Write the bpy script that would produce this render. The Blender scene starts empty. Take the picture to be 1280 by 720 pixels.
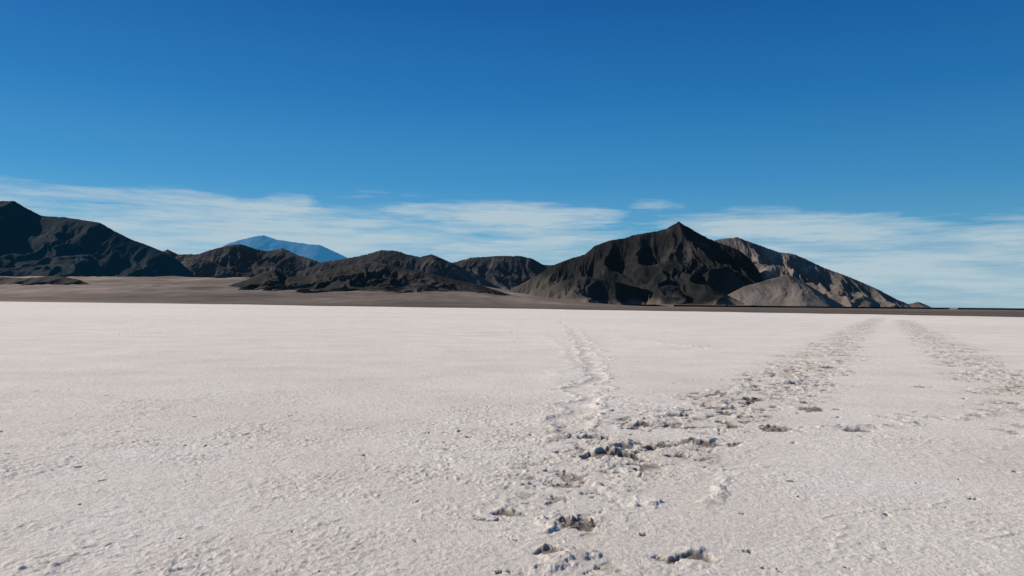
import bpy, math, random
import numpy as np
from mathutils import Matrix, Vector, Euler

rng = np.random.RandomState(11)
# ------------------------------------------------------------------ noise
PERM = rng.permutation(4096)
GA = rng.rand(4096)*2*np.pi
GX, GY = np.cos(GA), np.sin(GA)
def perlin(x, y, seed=0):
    x = np.asarray(x, float)+seed*17.37; y = np.asarray(y, float)-seed*9.71
    xi = np.floor(x).astype(np.int64); yi = np.floor(y).astype(np.int64)
    xf = x-xi; yf = y-yi
    u = xf*xf*xf*(xf*(xf*6-15)+10); v = yf*yf*yf*(yf*(yf*6-15)+10)
    def g(ix, iy, dx, dy):
        h = PERM[(PERM[ix & 4095]+iy) & 4095]
        return GX[h]*dx+GY[h]*dy
    a = g(xi, yi, xf, yf); b = g(xi+1, yi, xf-1, yf)
    c = g(xi, yi+1, xf, yf-1); d = g(xi+1, yi+1, xf-1, yf-1)
    return ((a+(b-a)*u)+((c+(d-c)*u)-(a+(b-a)*u))*v)*1.5
def fbm(x, y, o=4, seed=0, gain=.5):
    s = 0; a = 1; t = 0
    for i in range(o):
        s = s+a*perlin(x*2.03**i, y*2.03**i, seed+i*3); t += a; a *= gain
    return s/t
def ridged(x, y, o=4, seed=0, gain=.5):
    s = 0; a = 1; t = 0
    for i in range(o):
        s = s+a*(1-np.abs(perlin(x*2.03**i, y*2.03**i, seed+i*3))*1.6); t += a; a *= gain
    return np.clip(s/t, -.2, 1)
def sstep(a, b, x):
    t = np.clip((x-a)/(b-a), 0, 1); return t*t*(3-2*t)

# ------------------------------------------------------------------ camera
H = 2.0; F = 996.0
PITCH = math.radians(1.18); ROLL = math.radians(-0.58)
cd = bpy.data.cameras.new('camera'); cam = bpy.data.objects.new('camera', cd)
bpy.context.collection.objects.link(cam)
cd.sensor_width = 36; cd.lens = 36*F/1280; cd.clip_start = .05; cd.clip_end = 200000
ROT = (Euler((math.pi/2+PITCH, 0, 0)).to_matrix() @ Matrix.Rotation(-ROLL, 3, 'Z'))
cam.matrix_world = Matrix.Translation((0, 0, H)) @ ROT.to_4x4()
bpy.context.scene.camera = cam
R = np.array(ROT)
def ray(px, py):
    px = np.asarray(px, float); py = np.asarray(py, float)
    v = np.stack([(px-640)/F, (360-py)/F, -np.ones_like(px)], -1)
    return v @ R.T
def at_depth(pts, D):
    p = np.array(pts, float); d = ray(p[:, 0], p[:, 1])
    return d[:, 0]/d[:, 1]*D, H+d[:, 2]/d[:, 1]*D
def on_ground(pts):
    p = np.array(pts, float); d = ray(p[:, 0], p[:, 1])
    t = -H/d[:, 2]
    return np.stack([d[:, 0]*t, d[:, 1]*t], -1)

# ------------------------------------------------------------------ mesh helper
def grid_mesh(name, X, Y, Z, mat, wrap=False, attrs=None):
    n, m = X.shape
    co = np.stack([X, Y, Z], -1).reshape(-1, 3).astype(np.float32)
    i = np.arange(n-1)[:, None]; jn = m if wrap else m-1
    j = np.arange(jn)[None, :]
    a = i*m+j; b = i*m+(j+1) % m; c = (i+1)*m+(j+1) % m; d = (i+1)*m+j
    f = (np.stack([a, d, c, b], -1) if wrap else np.stack([a, b, c, d], -1)).reshape(-1, 4).astype(np.int32)
    me = bpy.data.meshes.new(name)
    me.vertices.add(len(co)); me.vertices.foreach_set('co', co.ravel())
    me.loops.add(f.size); me.loops.foreach_set('vertex_index', f.ravel())
    me.polygons.add(len(f)); me.polygons.foreach_set('loop_start', np.arange(0, f.size, 4, dtype=np.int32))
    me.update(calc_edges=True)
    me.polygons.foreach_set('use_smooth', np.ones(len(f), dtype=bool))
    for k, v in (attrs or {}).items():
        at = me.attributes.new(k, 'FLOAT', 'POINT'); at.data.foreach_set('value', v.astype(np.float32).ravel())
    me.materials.append(mat); me.update()
    o = bpy.data.objects.new(name, me); bpy.context.collection.objects.link(o)
    return o

# ------------------------------------------------------------------ materials
def newmat(name):
    m = bpy.data.materials.new(name); m.use_nodes = True
    nt = m.node_tree; b = nt.nodes['Principled BSDF']
    b.inputs['Roughness'].default_value = .95
    b.inputs['Specular IOR Level'].default_value = .08
    return m, nt, b
def N(nt, t, **k):
    n = nt.nodes.new(t)
    for a, v in k.items(): setattr(n, a, v)
    return n
def noise(nt, vec, scale, detail=5, rough=.55, sc=(1, 1, 1)):
    mp = N(nt, 'ShaderNodeMapping'); mp.inputs['Scale'].default_value = sc
    nt.links.new(vec, mp.inputs['Vector'])
    n = N(nt, 'ShaderNodeTexNoise'); n.inputs['Scale'].default_value = scale
    n.inputs['Detail'].default_value = detail; n.inputs['Roughness'].default_value = rough
    nt.links.new(mp.outputs[0], n.inputs['Vector']); return n.outputs['Fac']
def ramp(nt, fac, stops):
    r = N(nt, 'ShaderNodeValToRGB'); e = r.color_ramp.elements
    while len(e) < len(stops): e.new(.5)
    for k, (p, c) in enumerate(stops):
        e[k].position = p; e[k].color = (c[0], c[1], c[2], 1) if hasattr(c, '__len__') else (c, c, c, 1)
    nt.links.new(fac, r.inputs['Fac']); return r.outputs['Color']
def mix(nt, fac, a, b, bt='MIX'):
    m = N(nt, 'ShaderNodeMix', data_type='RGBA', blend_type=bt)
    for s, v in ((m.inputs[0], fac), (m.inputs[6], a), (m.inputs[7], b)):
        if isinstance(v, (int, float)): s.default_value = v
        elif isinstance(v, tuple): s.default_value = (*v, 1)
        else: nt.links.new(v, s)
    return m.outputs[2]

def rock_mat(name, dark, mid, light, sc=.004, talus=None, bump=.4, air=None):
    m, nt, b = newmat(name)
    pos = N(nt, 'ShaderNodeNewGeometry').outputs['Position']
    n1 = noise(nt, pos, sc, 8, .6)
    n2 = noise(nt, pos, sc*5, 6, .62, (1.3, .4, 1.2))
    c1 = ramp(nt, n1, [(.35, dark), (.52, mid), (.66, light)])
    c2 = ramp(nt, n2, [(.3, .6), (.7, 1.4)])
    c = mix(nt, 1, c1, c2, 'MULTIPLY')
    if talus:
        at = N(nt, 'ShaderNodeAttribute', attribute_name='talus').outputs['Fac']
        c = mix(nt, at, c, talus)
    nt.links.new(c, b.inputs['Base Color'])
    if bump:
        bp = N(nt, 'ShaderNodeBump'); bp.inputs['Distance'].default_value = 12; bp.inputs['Strength'].default_value = bump
        nt.links.new(n2, bp.inputs['Height']); nt.links.new(bp.outputs[0], b.inputs['Normal'])
    if air:   # aerial haze imitated by a faint bluish glow of the rock itself
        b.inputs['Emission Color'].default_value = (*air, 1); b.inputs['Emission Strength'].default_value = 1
    return m

# ------------------------------------------------------------------ mountains
def ridge_field(X, Y, pts, D, k=2.0, seed=1, spur=.55, fx=1/420., p=1.15, erode=.2, crag=.014):
    """height of a ridge whose crest follows pts, slopes broken into spurs and gullies"""
    xs, zs = at_depth(pts, D)
    cy = D+perlin(X/900., X*0, seed+5)*160
    d = Y-cy
    warp = fbm(X/500., Y/500., 3, seed+20)*np.abs(d)*.75
    Xw = X+warp
    Hc = np.interp(Xw, xs, zs, left=-30, right=-30)
    Hs = np.interp(X, xs, zs, left=-30, right=-30)
    w0 = np.exp(-np.abs(d)/120.)
    Hm = Hs*w0+Hc*(1-w0)
    rg = ridged(Xw*fx, Y*fx*.3, 3, seed)
    W = np.maximum(Hm, 25)*k*(1-spur*.6+spur*1.3*rg)
    t = np.clip(np.abs(d)/W, 0, 1.6)
    base = np.where(t < 1, (1-np.minimum(t, 1))**p, -(t-1)*.4)
    z = Hm*base
    amt = np.clip(t*3.5, 0, 1)*np.clip(1.15-t, 0, 1)
    r2 = ridged(Xw*fx*2.4+3, Y*fx*.8, 5, seed+9, .5)
    z = z-np.maximum(Hm, 20)*erode*amt*(1-r2)*1.6
    z = z+fbm(X*fx*9, Y*fx*6, 4, seed+30)*np.maximum(Hm, 10)*crag
    return z

def mountain(name, comps, mat, x0, x1, y0, y1, nx, ny, talus=False):
    X, Y = np.meshgrid(np.linspace(x0, x1, nx), np.linspace(y0, y1, ny))
    Z = np.full_like(X, -60.)
    for c in comps:
        Z = np.maximum(Z, ridge_field(X, Y, **c))
    at = {}
    if talus:
        at['talus'] = talus(X, Y, Z)
    return grid_mesh(name, X, Y, Z, mat, attrs=at)

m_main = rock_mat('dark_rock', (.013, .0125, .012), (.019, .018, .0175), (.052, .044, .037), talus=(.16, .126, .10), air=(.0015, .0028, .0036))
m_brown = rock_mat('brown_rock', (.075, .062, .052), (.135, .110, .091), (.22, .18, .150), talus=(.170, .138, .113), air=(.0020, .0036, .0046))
m_left = rock_mat('haze_tinted_dark_rock', (.004, .006, .008), (.005, .0075, .010), (.008, .010, .012), bump=.2, air=(.0014, .0100, .0205))  # blue of the aerial haze is put into the rock colour and emission
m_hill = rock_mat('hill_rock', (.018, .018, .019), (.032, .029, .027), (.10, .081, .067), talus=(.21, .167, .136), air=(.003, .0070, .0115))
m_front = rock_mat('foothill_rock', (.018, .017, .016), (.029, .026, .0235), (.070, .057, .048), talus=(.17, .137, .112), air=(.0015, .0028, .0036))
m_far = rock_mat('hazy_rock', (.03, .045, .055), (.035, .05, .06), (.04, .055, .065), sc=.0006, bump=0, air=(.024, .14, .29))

crest_main = [(632,366),(650,356),(668,346),(690,332),(712,323),(732,317),(745,306),(765,299),(785,295),(800,291),(820,288),
  (835,285),(846,278),(852,275),(858,279),(872,287),(888,296),(905,303),(925,311),(938,322),(948,336),(955,352),(965,372),(975,388)]
crest_right = [(850,315),(880,306),(897,299),(920,297),(935,303),(955,309),(975,315),(993,317),(1010,324),(1030,334),(1060,347),(1090,362),
  (1112,374),(1128,380),(1140,377),(1152,381),(1168,388)]
crest_foot = [(835,392),(870,384),(900,374),(930,358),(955,351),(985,343),(1000,350),(1020,362),(1040,374),(1065,388)]
crest_low = [(620,388),(655,374),(680,362),(705,350),(730,346),(770,352),(810,362),(850,378),(870,390)]

def tal(X, Y, Z):
    n = fbm(X/260., Y/260., 4, 77)
    left = sstep(600, 100, X)
    return np.clip(sstep(40, 5, Z+n*60)*.7+left*sstep(190, 60, Z+n*190)*.6, 0, .9)
def talr(X, Y, Z):
    n = fbm(X/200., Y/300., 4, 79)
    return sstep(200, 20, Z+n*150)*.8
mountain('rocky_mountain', [dict(pts=crest_main, D=5000, k=1.7, seed=3, fx=1/420., erode=.18),
                            dict(pts=crest_low, D=4500, k=2.4, seed=14, fx=1/300., spur=.8)], m_main, -400, 2200, 3500, 6400, 800, 620, tal)
mountain('rocky_ridge', [dict(pts=crest_right, D=5500, k=2.2, seed=41, fx=1/330., erode=.3),
                         dict(pts=crest_foot, D=4350, k=2.4, seed=52, fx=1/420., spur=.3)], m_brown, 600, 3300, 3400, 7000, 800, 620, talr)

crest_left = [(-420,300),(-330,262),(-250,240),(-170,250),(-100,262),(-40,258),(0,252),(18,251),(30,259),(48,269),(75,270),(100,274),(120,277),
  (140,288),(165,300),(185,307),(205,315),(218,322),(238,338),(262,362)]
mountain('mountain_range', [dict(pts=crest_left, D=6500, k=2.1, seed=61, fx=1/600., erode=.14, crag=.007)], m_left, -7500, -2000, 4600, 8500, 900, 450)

h_a = [(170,335),(195,318),(212,312),(225,318),(250,318),(265,312),(285,306),(298,304),(315,310),(330,313),(350,309),(370,318),(390,324),(420,335),(450,350)]
h_b = [(370,340),(400,326),(420,323),(440,320),(460,316),(475,312),(495,313),(510,318),(525,321),(540,318),(555,324),(572,332),(600,345),(630,362)]
h_c = [(540,336),(565,328),(590,322),(610,321),(630,320),(650,320),(665,323),(680,331),(705,331),(730,335),(760,345)]
h_e = [(215,335),(240,322),(260,326),(290,340)]
h_f = [(240,374),(275,360),(305,350),(325,340),(340,336),(356,346),(380,344),(405,336),(440,329),(470,327),(500,334),(530,340),(560,347),(600,356),(650,372)]
h_g = [(-160,366),(-60,350),(0,346),(40,348),(80,345),(110,350),(150,366)]
def talh(X, Y, Z):
    n = fbm(X/260., Y/260., 4, 78)
    return sstep(230, 70, Z+n*120)*.7
def talf(X, Y, Z):
    n = fbm(X/160., Y/200., 4, 88)
    return sstep(55, 25, Z+n*40)*.5
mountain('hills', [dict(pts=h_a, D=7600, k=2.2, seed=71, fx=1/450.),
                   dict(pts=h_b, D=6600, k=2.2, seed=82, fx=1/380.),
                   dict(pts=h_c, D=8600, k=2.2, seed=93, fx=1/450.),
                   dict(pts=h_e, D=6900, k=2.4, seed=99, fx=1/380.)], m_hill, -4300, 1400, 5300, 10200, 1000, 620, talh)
mountain('foothills', [dict(pts=h_f, D=3500, k=4.2, seed=107, fx=1/230., spur=.6, erode=.25, p=.95),
                       dict(pts=h_g, D=3700, k=3.6, seed=115, fx=1/200., spur=.6)], m_front, -3600, 150, 2500, 4600, 1000, 560, talf)
d_f = [(230,330),(262,318),(285,305),(300,300),(318,296),(330,294),(345,299),(365,302),(385,305),(400,306),(415,313),(430,320),(450,330),(480,345)]
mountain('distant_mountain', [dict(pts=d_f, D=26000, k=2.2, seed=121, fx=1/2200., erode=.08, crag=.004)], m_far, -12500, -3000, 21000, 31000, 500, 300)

# ------------------------------------------------------------------ desert plain
az = np.concatenate([np.linspace(-math.pi, -1.0, 60, endpoint=False), np.linspace(-1.0, 1.0, 700, endpoint=False), np.linspace(1.0, math.pi, 60, endpoint=False)])
rr = np.concatenate([[0.5], np.geomspace(60, 40000, 500)])
A_, R_ = np.meshgrid(az, rr)
X = np.sin(A_)*R_; Y = np.cos(A_)*R_
amp = sstep(900, -700, X*5000/np.maximum(Y, 1000))
Z = -0.06+amp*150*np.clip((Y-1500)/3900, 0, 1.1)**1.35
Z += amp*sstep(1500, 3500, Y)*(fbm(X/350., Y/700., 5, 131)*14+ridged(X/160., Y/900., 3, 135)*9)
m_plain, nt, b = newmat('desert_soil')
pos = N(nt, 'ShaderNodeNewGeometry').outputs['Position']
n1 = noise(nt, pos, .0014, 9, .66, (1, .45, 1))
n2 = noise(nt, pos, .02, 6, .6, (1, .3, 1))
c = ramp(nt, n1, [(.34, (.105, .077, .057)), (.48, (.20, .152, .115)), (.62, (.33, .255, .197))])
c = mix(nt, 1, c, ramp(nt, n2, [(.3, .7), (.7, 1.2)]), 'MULTIPLY')
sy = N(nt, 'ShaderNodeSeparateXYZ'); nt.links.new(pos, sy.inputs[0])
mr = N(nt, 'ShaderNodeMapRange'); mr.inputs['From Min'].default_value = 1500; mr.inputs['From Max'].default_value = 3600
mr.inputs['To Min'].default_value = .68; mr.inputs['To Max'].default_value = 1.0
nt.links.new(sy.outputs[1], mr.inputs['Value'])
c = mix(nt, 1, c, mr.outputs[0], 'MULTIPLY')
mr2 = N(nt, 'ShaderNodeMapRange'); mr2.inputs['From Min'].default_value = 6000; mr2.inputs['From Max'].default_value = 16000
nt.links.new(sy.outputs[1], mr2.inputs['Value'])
c = mix(nt, mr2.outputs[0], c, (.18, .22, .26))  # distance haze painted into the far soil as a pale blue-grey
nt.links.new(c, b.inputs['Base Color'])
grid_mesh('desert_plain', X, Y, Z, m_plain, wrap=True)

# ------------------------------------------------------------------ salt flat
fine = np.linspace(-.72, .72, 1500, endpoint=False)
az = np.concatenate([np.linspace(-math.pi, -.72, 90, endpoint=False), fine, np.linspace(.72, math.pi, 90, endpoint=False)])
shore_px = [(-300,372.8),(0,377),(200,379.3),(400,382.3),(640,386),(800,388.5),(960,391),(1120,394),(1280,397),(1500,401.5)]
sg = on_ground(shore_px); sa = np.arctan2(sg[:, 0], sg[:, 1]); sr = np.hypot(sg[:, 0], sg[:, 1])
Rm = np.exp(np.interp(az, sa, np.log(np.clip(sr, 50, 1500)), left=math.log(1500), right=math.log(200)))
Rm *= 1+.10*fbm(az*14, az*0, 4, 5)
r_near = np.concatenate([np.geomspace(1.2, 5, 50, endpoint=False), np.geomspace(5, 40, 1000, endpoint=False)])
t = np.linspace(0, 1, 380)[:, None]
far = np.exp(math.log(40)+t*(np.log(Rm)[None, :]-math.log(40)))
R_ = np.concatenate([np.broadcast_to(r_near[:, None], (len(r_near), len(az))), far], 0).copy()
R_[0, :] = 0.01
A_ = np.broadcast_to(az[None, :], R_.shape)
X = np.sin(A_)*R_; Y = np.cos(A_)*R_

def seg_dist(X, Y, pts):
    best = np.full(X.shape, 1e9)
    for (a, b2) in zip(pts[:-1], pts[1:]):
        ab = b2-a; l = np.hypot(*ab)
        tt = np.clip(((X-a[0])*ab[0]+(Y-a[1])*ab[1])/(l*l), 0, 1)
        best = np.minimum(best, np.hypot(X-a[0]-tt*ab[0], Y-a[1]-tt*ab[1]))
    return best
wx = X+fbm(X*.6, Y*.6, 3, 201)*.8; wy = Y+fbm(X*.6, Y*.6, 3, 207)*.8
wxf = X+fbm(X*2.2, Y*2.2, 3, 301)*.35; wyf = Y+fbm(X*2.2, Y*2.2, 3, 307)*.35
wxs = X+fbm(X*5, Y*5, 2, 311)*.05; wys = Y+fbm(X*5, Y*5, 2, 317)*.05
bandA = on_ground([(1096,398),(1075,410),(1045,433),(1005,462),(945,497),(870,520),(790,545),(745,575)])
bandA2 = on_ground([(745,575),(715,620),(700,670),(690,760)])
bandB = on_ground([(1128,400),(1150,415),(1190,438),(1235,465),(1320,505),(1420,560)])
cross = on_ground([(1035,541),(1075,536),(1130,527),(1290,514)])
cross2 = on_ground([(560,572),(640,560),(700,548),(760,545)])
track = on_ground([(700,402),(715,412),(738,440),(742,470),(730,505),(715,540)])
track2 = on_ground([(680,420),(700,432),(706,455),(690,480)])
stk = on_ground([(860,632),(900,618),(930,603)])
far1 = on_ground([(-50,413),(90,410),(250,405),(400,402),(520,402)])
far2 = on_ground([(770,424),(830,429),(885,436)])
road = on_ground([(1105,397),(1110,420),(1115,460),(1120,520),(1130,600),(1150,760)])
def band(pts, w, soft=.6):
    return np.clip(1-(seg_dist(wx, wy, pts)/w), 0, 1)**soft
bA = band(bandA, 1.9, .8); bA2 = band(bandA2, 1.2)*.42; bB = band(bandB, 1.8, .8)
bA = bA*(.62+.38*sstep(11, 18, Y))
bC = band(cross, .3)+band(cross2, .16)*.6; bT = band(track, .32); bT2 = band(track2, .3); bS = band(stk, .12)
f1 = band(far1, 1.0)+band(far2, .6)
smooth_road = sstep(2.6, 1.6, seg_dist(X, Y, road))

big = fbm(X*.12, Y*.12, 4, 211)
patch = sstep(-.3, .3, fbm(X*.35, Y*.28, 4, 215))
patch2 = sstep(-.35, .35, fbm(X*1.3, Y*1.1, 3, 218))
Z = big*.03
# granular crust: roughest close by, windswept smoother farther out
wsm = 1-.78*sstep(11, 24, Y+4*fbm(X*.2, Y*.2, 2, 401))
crust = fbm(wxs*7, wys*7, 5, 221, .68)
med = fbm(X*2.0, Y*1.7, 3, 225)
peb = np.sqrt(np.maximum(0, perlin(wxs*9, wys*8, 235)-.15))
peb2 = np.maximum(0, perlin(wxs*18, wys*15, 236)-.05)
rough = (.45+.55*patch)*(.35+.75*patch2)*(1-.5*smooth_road)*wsm
Z += rough*(crust*.018+peb*.014+peb2*.018+med*.016)
pr = np.clip(1-np.abs(fbm(X*.5+10, Y*.9, 4, 241))*22, 0, 1)
Z += pr*.010*patch
# thrown-up crumbs along the tyre bands
cl = fbm(wxf*1.35, wyf*1.1, 4, 251, .6)
cl2 = fbm(wxs*3.1, wys*2.8, 5, 255, .58)
act = np.maximum.reduce([bA, bA2, bB])
act = act*sstep(-.28, .22, fbm(X*.6, Y*.5, 3, 259)+.08)*.9+act*.1
c1 = sstep(.36-.36*act, .62-.34*act, cl+.4*cl2)*sstep(0, .3, act)
Z += c1*(.020+.040*cl2)+act*cl2*.030
pit = sstep(.04, .22, -(cl2*.8+.6*cl))*sstep(.12, .55, act)
Z -= pit*.030
Z += bC*(.02+.07*cl2)-bT*.025+bT2*.018+bS*(.02+.06*cl2)+f1*(.03+.06*cl2)
dT = seg_dist(wx, wy, track)
Z += np.exp(-((dT-.45)/.16)**2)*(.012+.07*cl2)
# upturned crust pieces with wet mud showing in the hole beside them
mud = np.zeros_like(X)
for (px, py, w, h) in [(757,567,.28,.06),(735,547,.17,.04),(632,641,.12,.03),(715,655,.15,.04),(865,692,.13,.025),(1146,484,.12,.02),
                       (690,690,.10,.03),(880,553,.28,.04),(1010,512,.28,.04),(842,520,.2,.04),(905,512,.22,.04),(965,536,.25,.03),
                       (1065,538,.2,.03),(800,531,.2,.04),(780,557,.18,.04),(940,500,.25,.04),(985,480,.3,.05),(1030,460,.3,.05)]:
    g = on_ground([(px, py)])[0]
    d = np.hypot((wxs-g[0])*.7, (wys-g[1])*1.15)*(1+1.3*cl2)
    Z += sstep(w, w*.3, d)*h*(1+.9*crust)
    hole = sstep(w*1.1, w*.5, np.hypot((wxs-g[0])*.75, (wys-g[1]+w*.9)*1.2)*(1+1.8*cl2))
    Z -= hole*.035
    mud = np.maximum(mud, hole*.85)
mud = np.maximum(mud, pit*.9)
mud = np.maximum(mud, act*.22)
mud = np.maximum(mud, bC*sstep(0, .3, cl2)*.6)
mud = np.maximum(mud, np.exp(-((dT-.3)/.2)**2)*sstep(.05, .3, -cl2)*.35)
mud = np.clip(mud, 0, 1)
Z[0, :] = 0
Z += .02

m_salt, nt, b = newmat('salt_crust')
pos = N(nt, 'ShaderNodeNewGeometry').outputs['Position']
n1 = noise(nt, pos, .35, 7, .6); n2 = noise(nt, pos, 11, 6, .7); n3 = noise(nt, pos, .02, 5, .6)
c = ramp(nt, n1, [(.3, (.755, .660, .550)), (.55, (.835, .745, .635)), (.75, (.88, .81, .71))])
c = mix(nt, 1, c, ramp(nt, n2, [(.32, .80), (.6, 1.03)]), 'MULTIPLY')
c = mix(nt, 1, c, ramp(nt, n3, [(.35, .92), (.65, 1.03)]), 'MULTIPLY')
am = N(nt, 'ShaderNodeAttribute', attribute_name='mud').outputs['Fac']
c = mix(nt, am, c, (.17, .125, .092))
nt.links.new(c, b.inputs['Base Color'])
bn = noise(nt, pos, 24, 6, .7)
bp = N(nt, 'ShaderNodeBump'); bp.inputs['Distance'].default_value = .032; bp.inputs['Strength'].default_value = .8
nt.links.new(bn, bp.inputs['Height']); nt.links.new(bp.outputs[0], b.inputs['Normal'])
grid_mesh('salt_flat', X, Y, Z, m_salt, wrap=True, attrs={'mud': mud})

# ------------------------------------------------------------------ sun and sky
EL = math.radians(35); SAZ = math.radians(-68)   # azimuth from +Y, negative = left
sd = Vector((math.sin(SAZ)*math.cos(EL), math.cos(SAZ)*math.cos(EL), math.sin(EL)))
sl = bpy.data.lights.new('sun', 'SUN'); sl.energy = 4.7; sl.angle = math.radians(.53); sl.color = (1, .94, .86)
so = bpy.data.objects.new('sun', sl); bpy.context.collection.objects.link(so)
so.rotation_euler = sd.to_track_quat('Z', 'Y').to_euler()

w = bpy.data.worlds.new('World'); bpy.context.scene.world = w; w.use_nodes = True
nt = w.node_tree; bg = nt.nodes['Background']; STR = .1
bg.inputs['Strength'].default_value = STR
sky = N(nt, 'ShaderNodeTexSky', sky_type='NISHITA'); sky.sun_disc = False
sky.sun_elevation = EL; sky.sun_rotation = SAZ
sky.air_density = 1; sky.dust_density = .1; sky.ozone_density = 3
tc = N(nt, 'ShaderNodeTexCoord')
sx = N(nt, 'ShaderNodeSeparateXYZ'); nt.links.new(tc.outputs['Generated'], sx.inputs[0])
def M(op, a, b2=None, c2=None, clamp=False):
    n = N(nt, 'ShaderNodeMath', operation=op); n.use_clamp = clamp
    for i, v in enumerate((a, b2, c2)):
        if v is None: continue
        if isinstance(v, (int, float)): n.inputs[i].default_value = v
        else: nt.links.new(v, n.inputs[i])
    return n.outputs[0]
azn = M('ARCTAN2', sx.outputs[0], sx.outputs[1]); el = M('ARCSINE', sx.outputs[2])
cv = N(nt, 'ShaderNodeCombineXYZ'); nt.links.new(azn, cv.inputs[0]); nt.links.new(el, cv.inputs[1])
nz = noise(nt, cv.outputs[0], 1, 8, .62, (5, 34, 1))
nz2 = noise(nt, cv.outputs[0], 1, 8, .66, (9, 100, 1))
nw = noise(nt, cv.outputs[0], 1, 5, .6, (7, 22, 3))
nn = M('MULTIPLY', M('SUBTRACT', M('ADD', M('MULTIPLY', nz, .5), M('MULTIPLY', nz2, .5)), .5), 4.2)
aw = M('ADD', azn, M('MULTIPLY', M('SUBTRACT', nw, .5), .22)); ew = M('ADD', el, M('MULTIPLY', M('SUBTRACT', nz, .5), .034))
total = None
def hz(px): return 374+13*px/1280
for (px, py, wpx, hpx, sl_, a) in [(300,296,470,58,-.01,1.1),(110,264,270,36,-.02,.8),(600,306,300,56,0,.95),(645,271,180,23,-.02,1.3),(560,263,90,12,-.02,.9),
      (355,254,75,15,0,1.1),(235,250,120,14,-.05,.95),(90,242,240,14,-.03,.75),(1020,287,230,24,-.05,1.25),(1180,336,360,74,0,1.05),(1250,300,150,26,0,1.05),
      (940,266,60,12,0,.6),(815,258,50,13,0,.65),(1150,318,260,40,-.03,.95),(460,246,90,10,0,.4),(-400,300,500,60,0,.8),(1800,320,500,60,0,.8)]:
    a0 = math.atan((px-640)/F); e0 = (hz(px)-py)/F*math.cos(a0)
    u = M('DIVIDE', M('SUBTRACT', aw, a0), wpx/F)
    v = M('DIVIDE', M('SUBTRACT', M('SUBTRACT', ew, e0), M('MULTIPLY', M('SUBTRACT', aw, a0), sl_)), hpx/F)
    r = M('ADD', M('MULTIPLY', u, u), M('MULTIPLY', v, v))
    mm = M('MULTIPLY', M('SUBTRACT', 1, r, clamp=True), a)
    total = mm if total is None else M('MAXIMUM', total, mm)
cl_ = M('MULTIPLY', M('ADD', M('SUBTRACT', nn, .2), M('MULTIPLY', total, .9)), 1.15, clamp=True)
cl_ = M('MULTIPLY', cl_, M('MULTIPLY', total, 1.6, clamp=True))
cl_ = M('MULTIPLY', cl_, .9)
k = 1/STR
# clear dry-air blue by elevation, blended with the physical sky
S = [(0, (.25, .46, .59)), (.04, (.19, .43, .59)), (.09, (.10, .36, .59)), (.15, (.043, .265, .55)), (.25, (.013, .170, .46)),
     (.37, (.003, .102, .35)), (.7, (.004, .07, .25)), (1, (.003, .055, .20))]
grad = ramp(nt, el, S)
grads = mix(nt, 1, grad, (k, k, k), 'MULTIPLY')
side = M('SUBTRACT', 1, M('MULTIPLY', sx.outputs[0], .16))
grads = mix(nt, 1, grads, side, 'MULTIPLY')
base = mix(nt, .95, sky.outputs[0], grads)
col = mix(nt, cl_, base, (.46*k, .58*k, .64*k))
nt.links.new(col, bg.inputs['Color'])

sc = bpy.context.scene
sc.view_settings.view_transform = 'Standard'; sc.view_settings.look = 'None'; sc.view_settings.exposure = 0
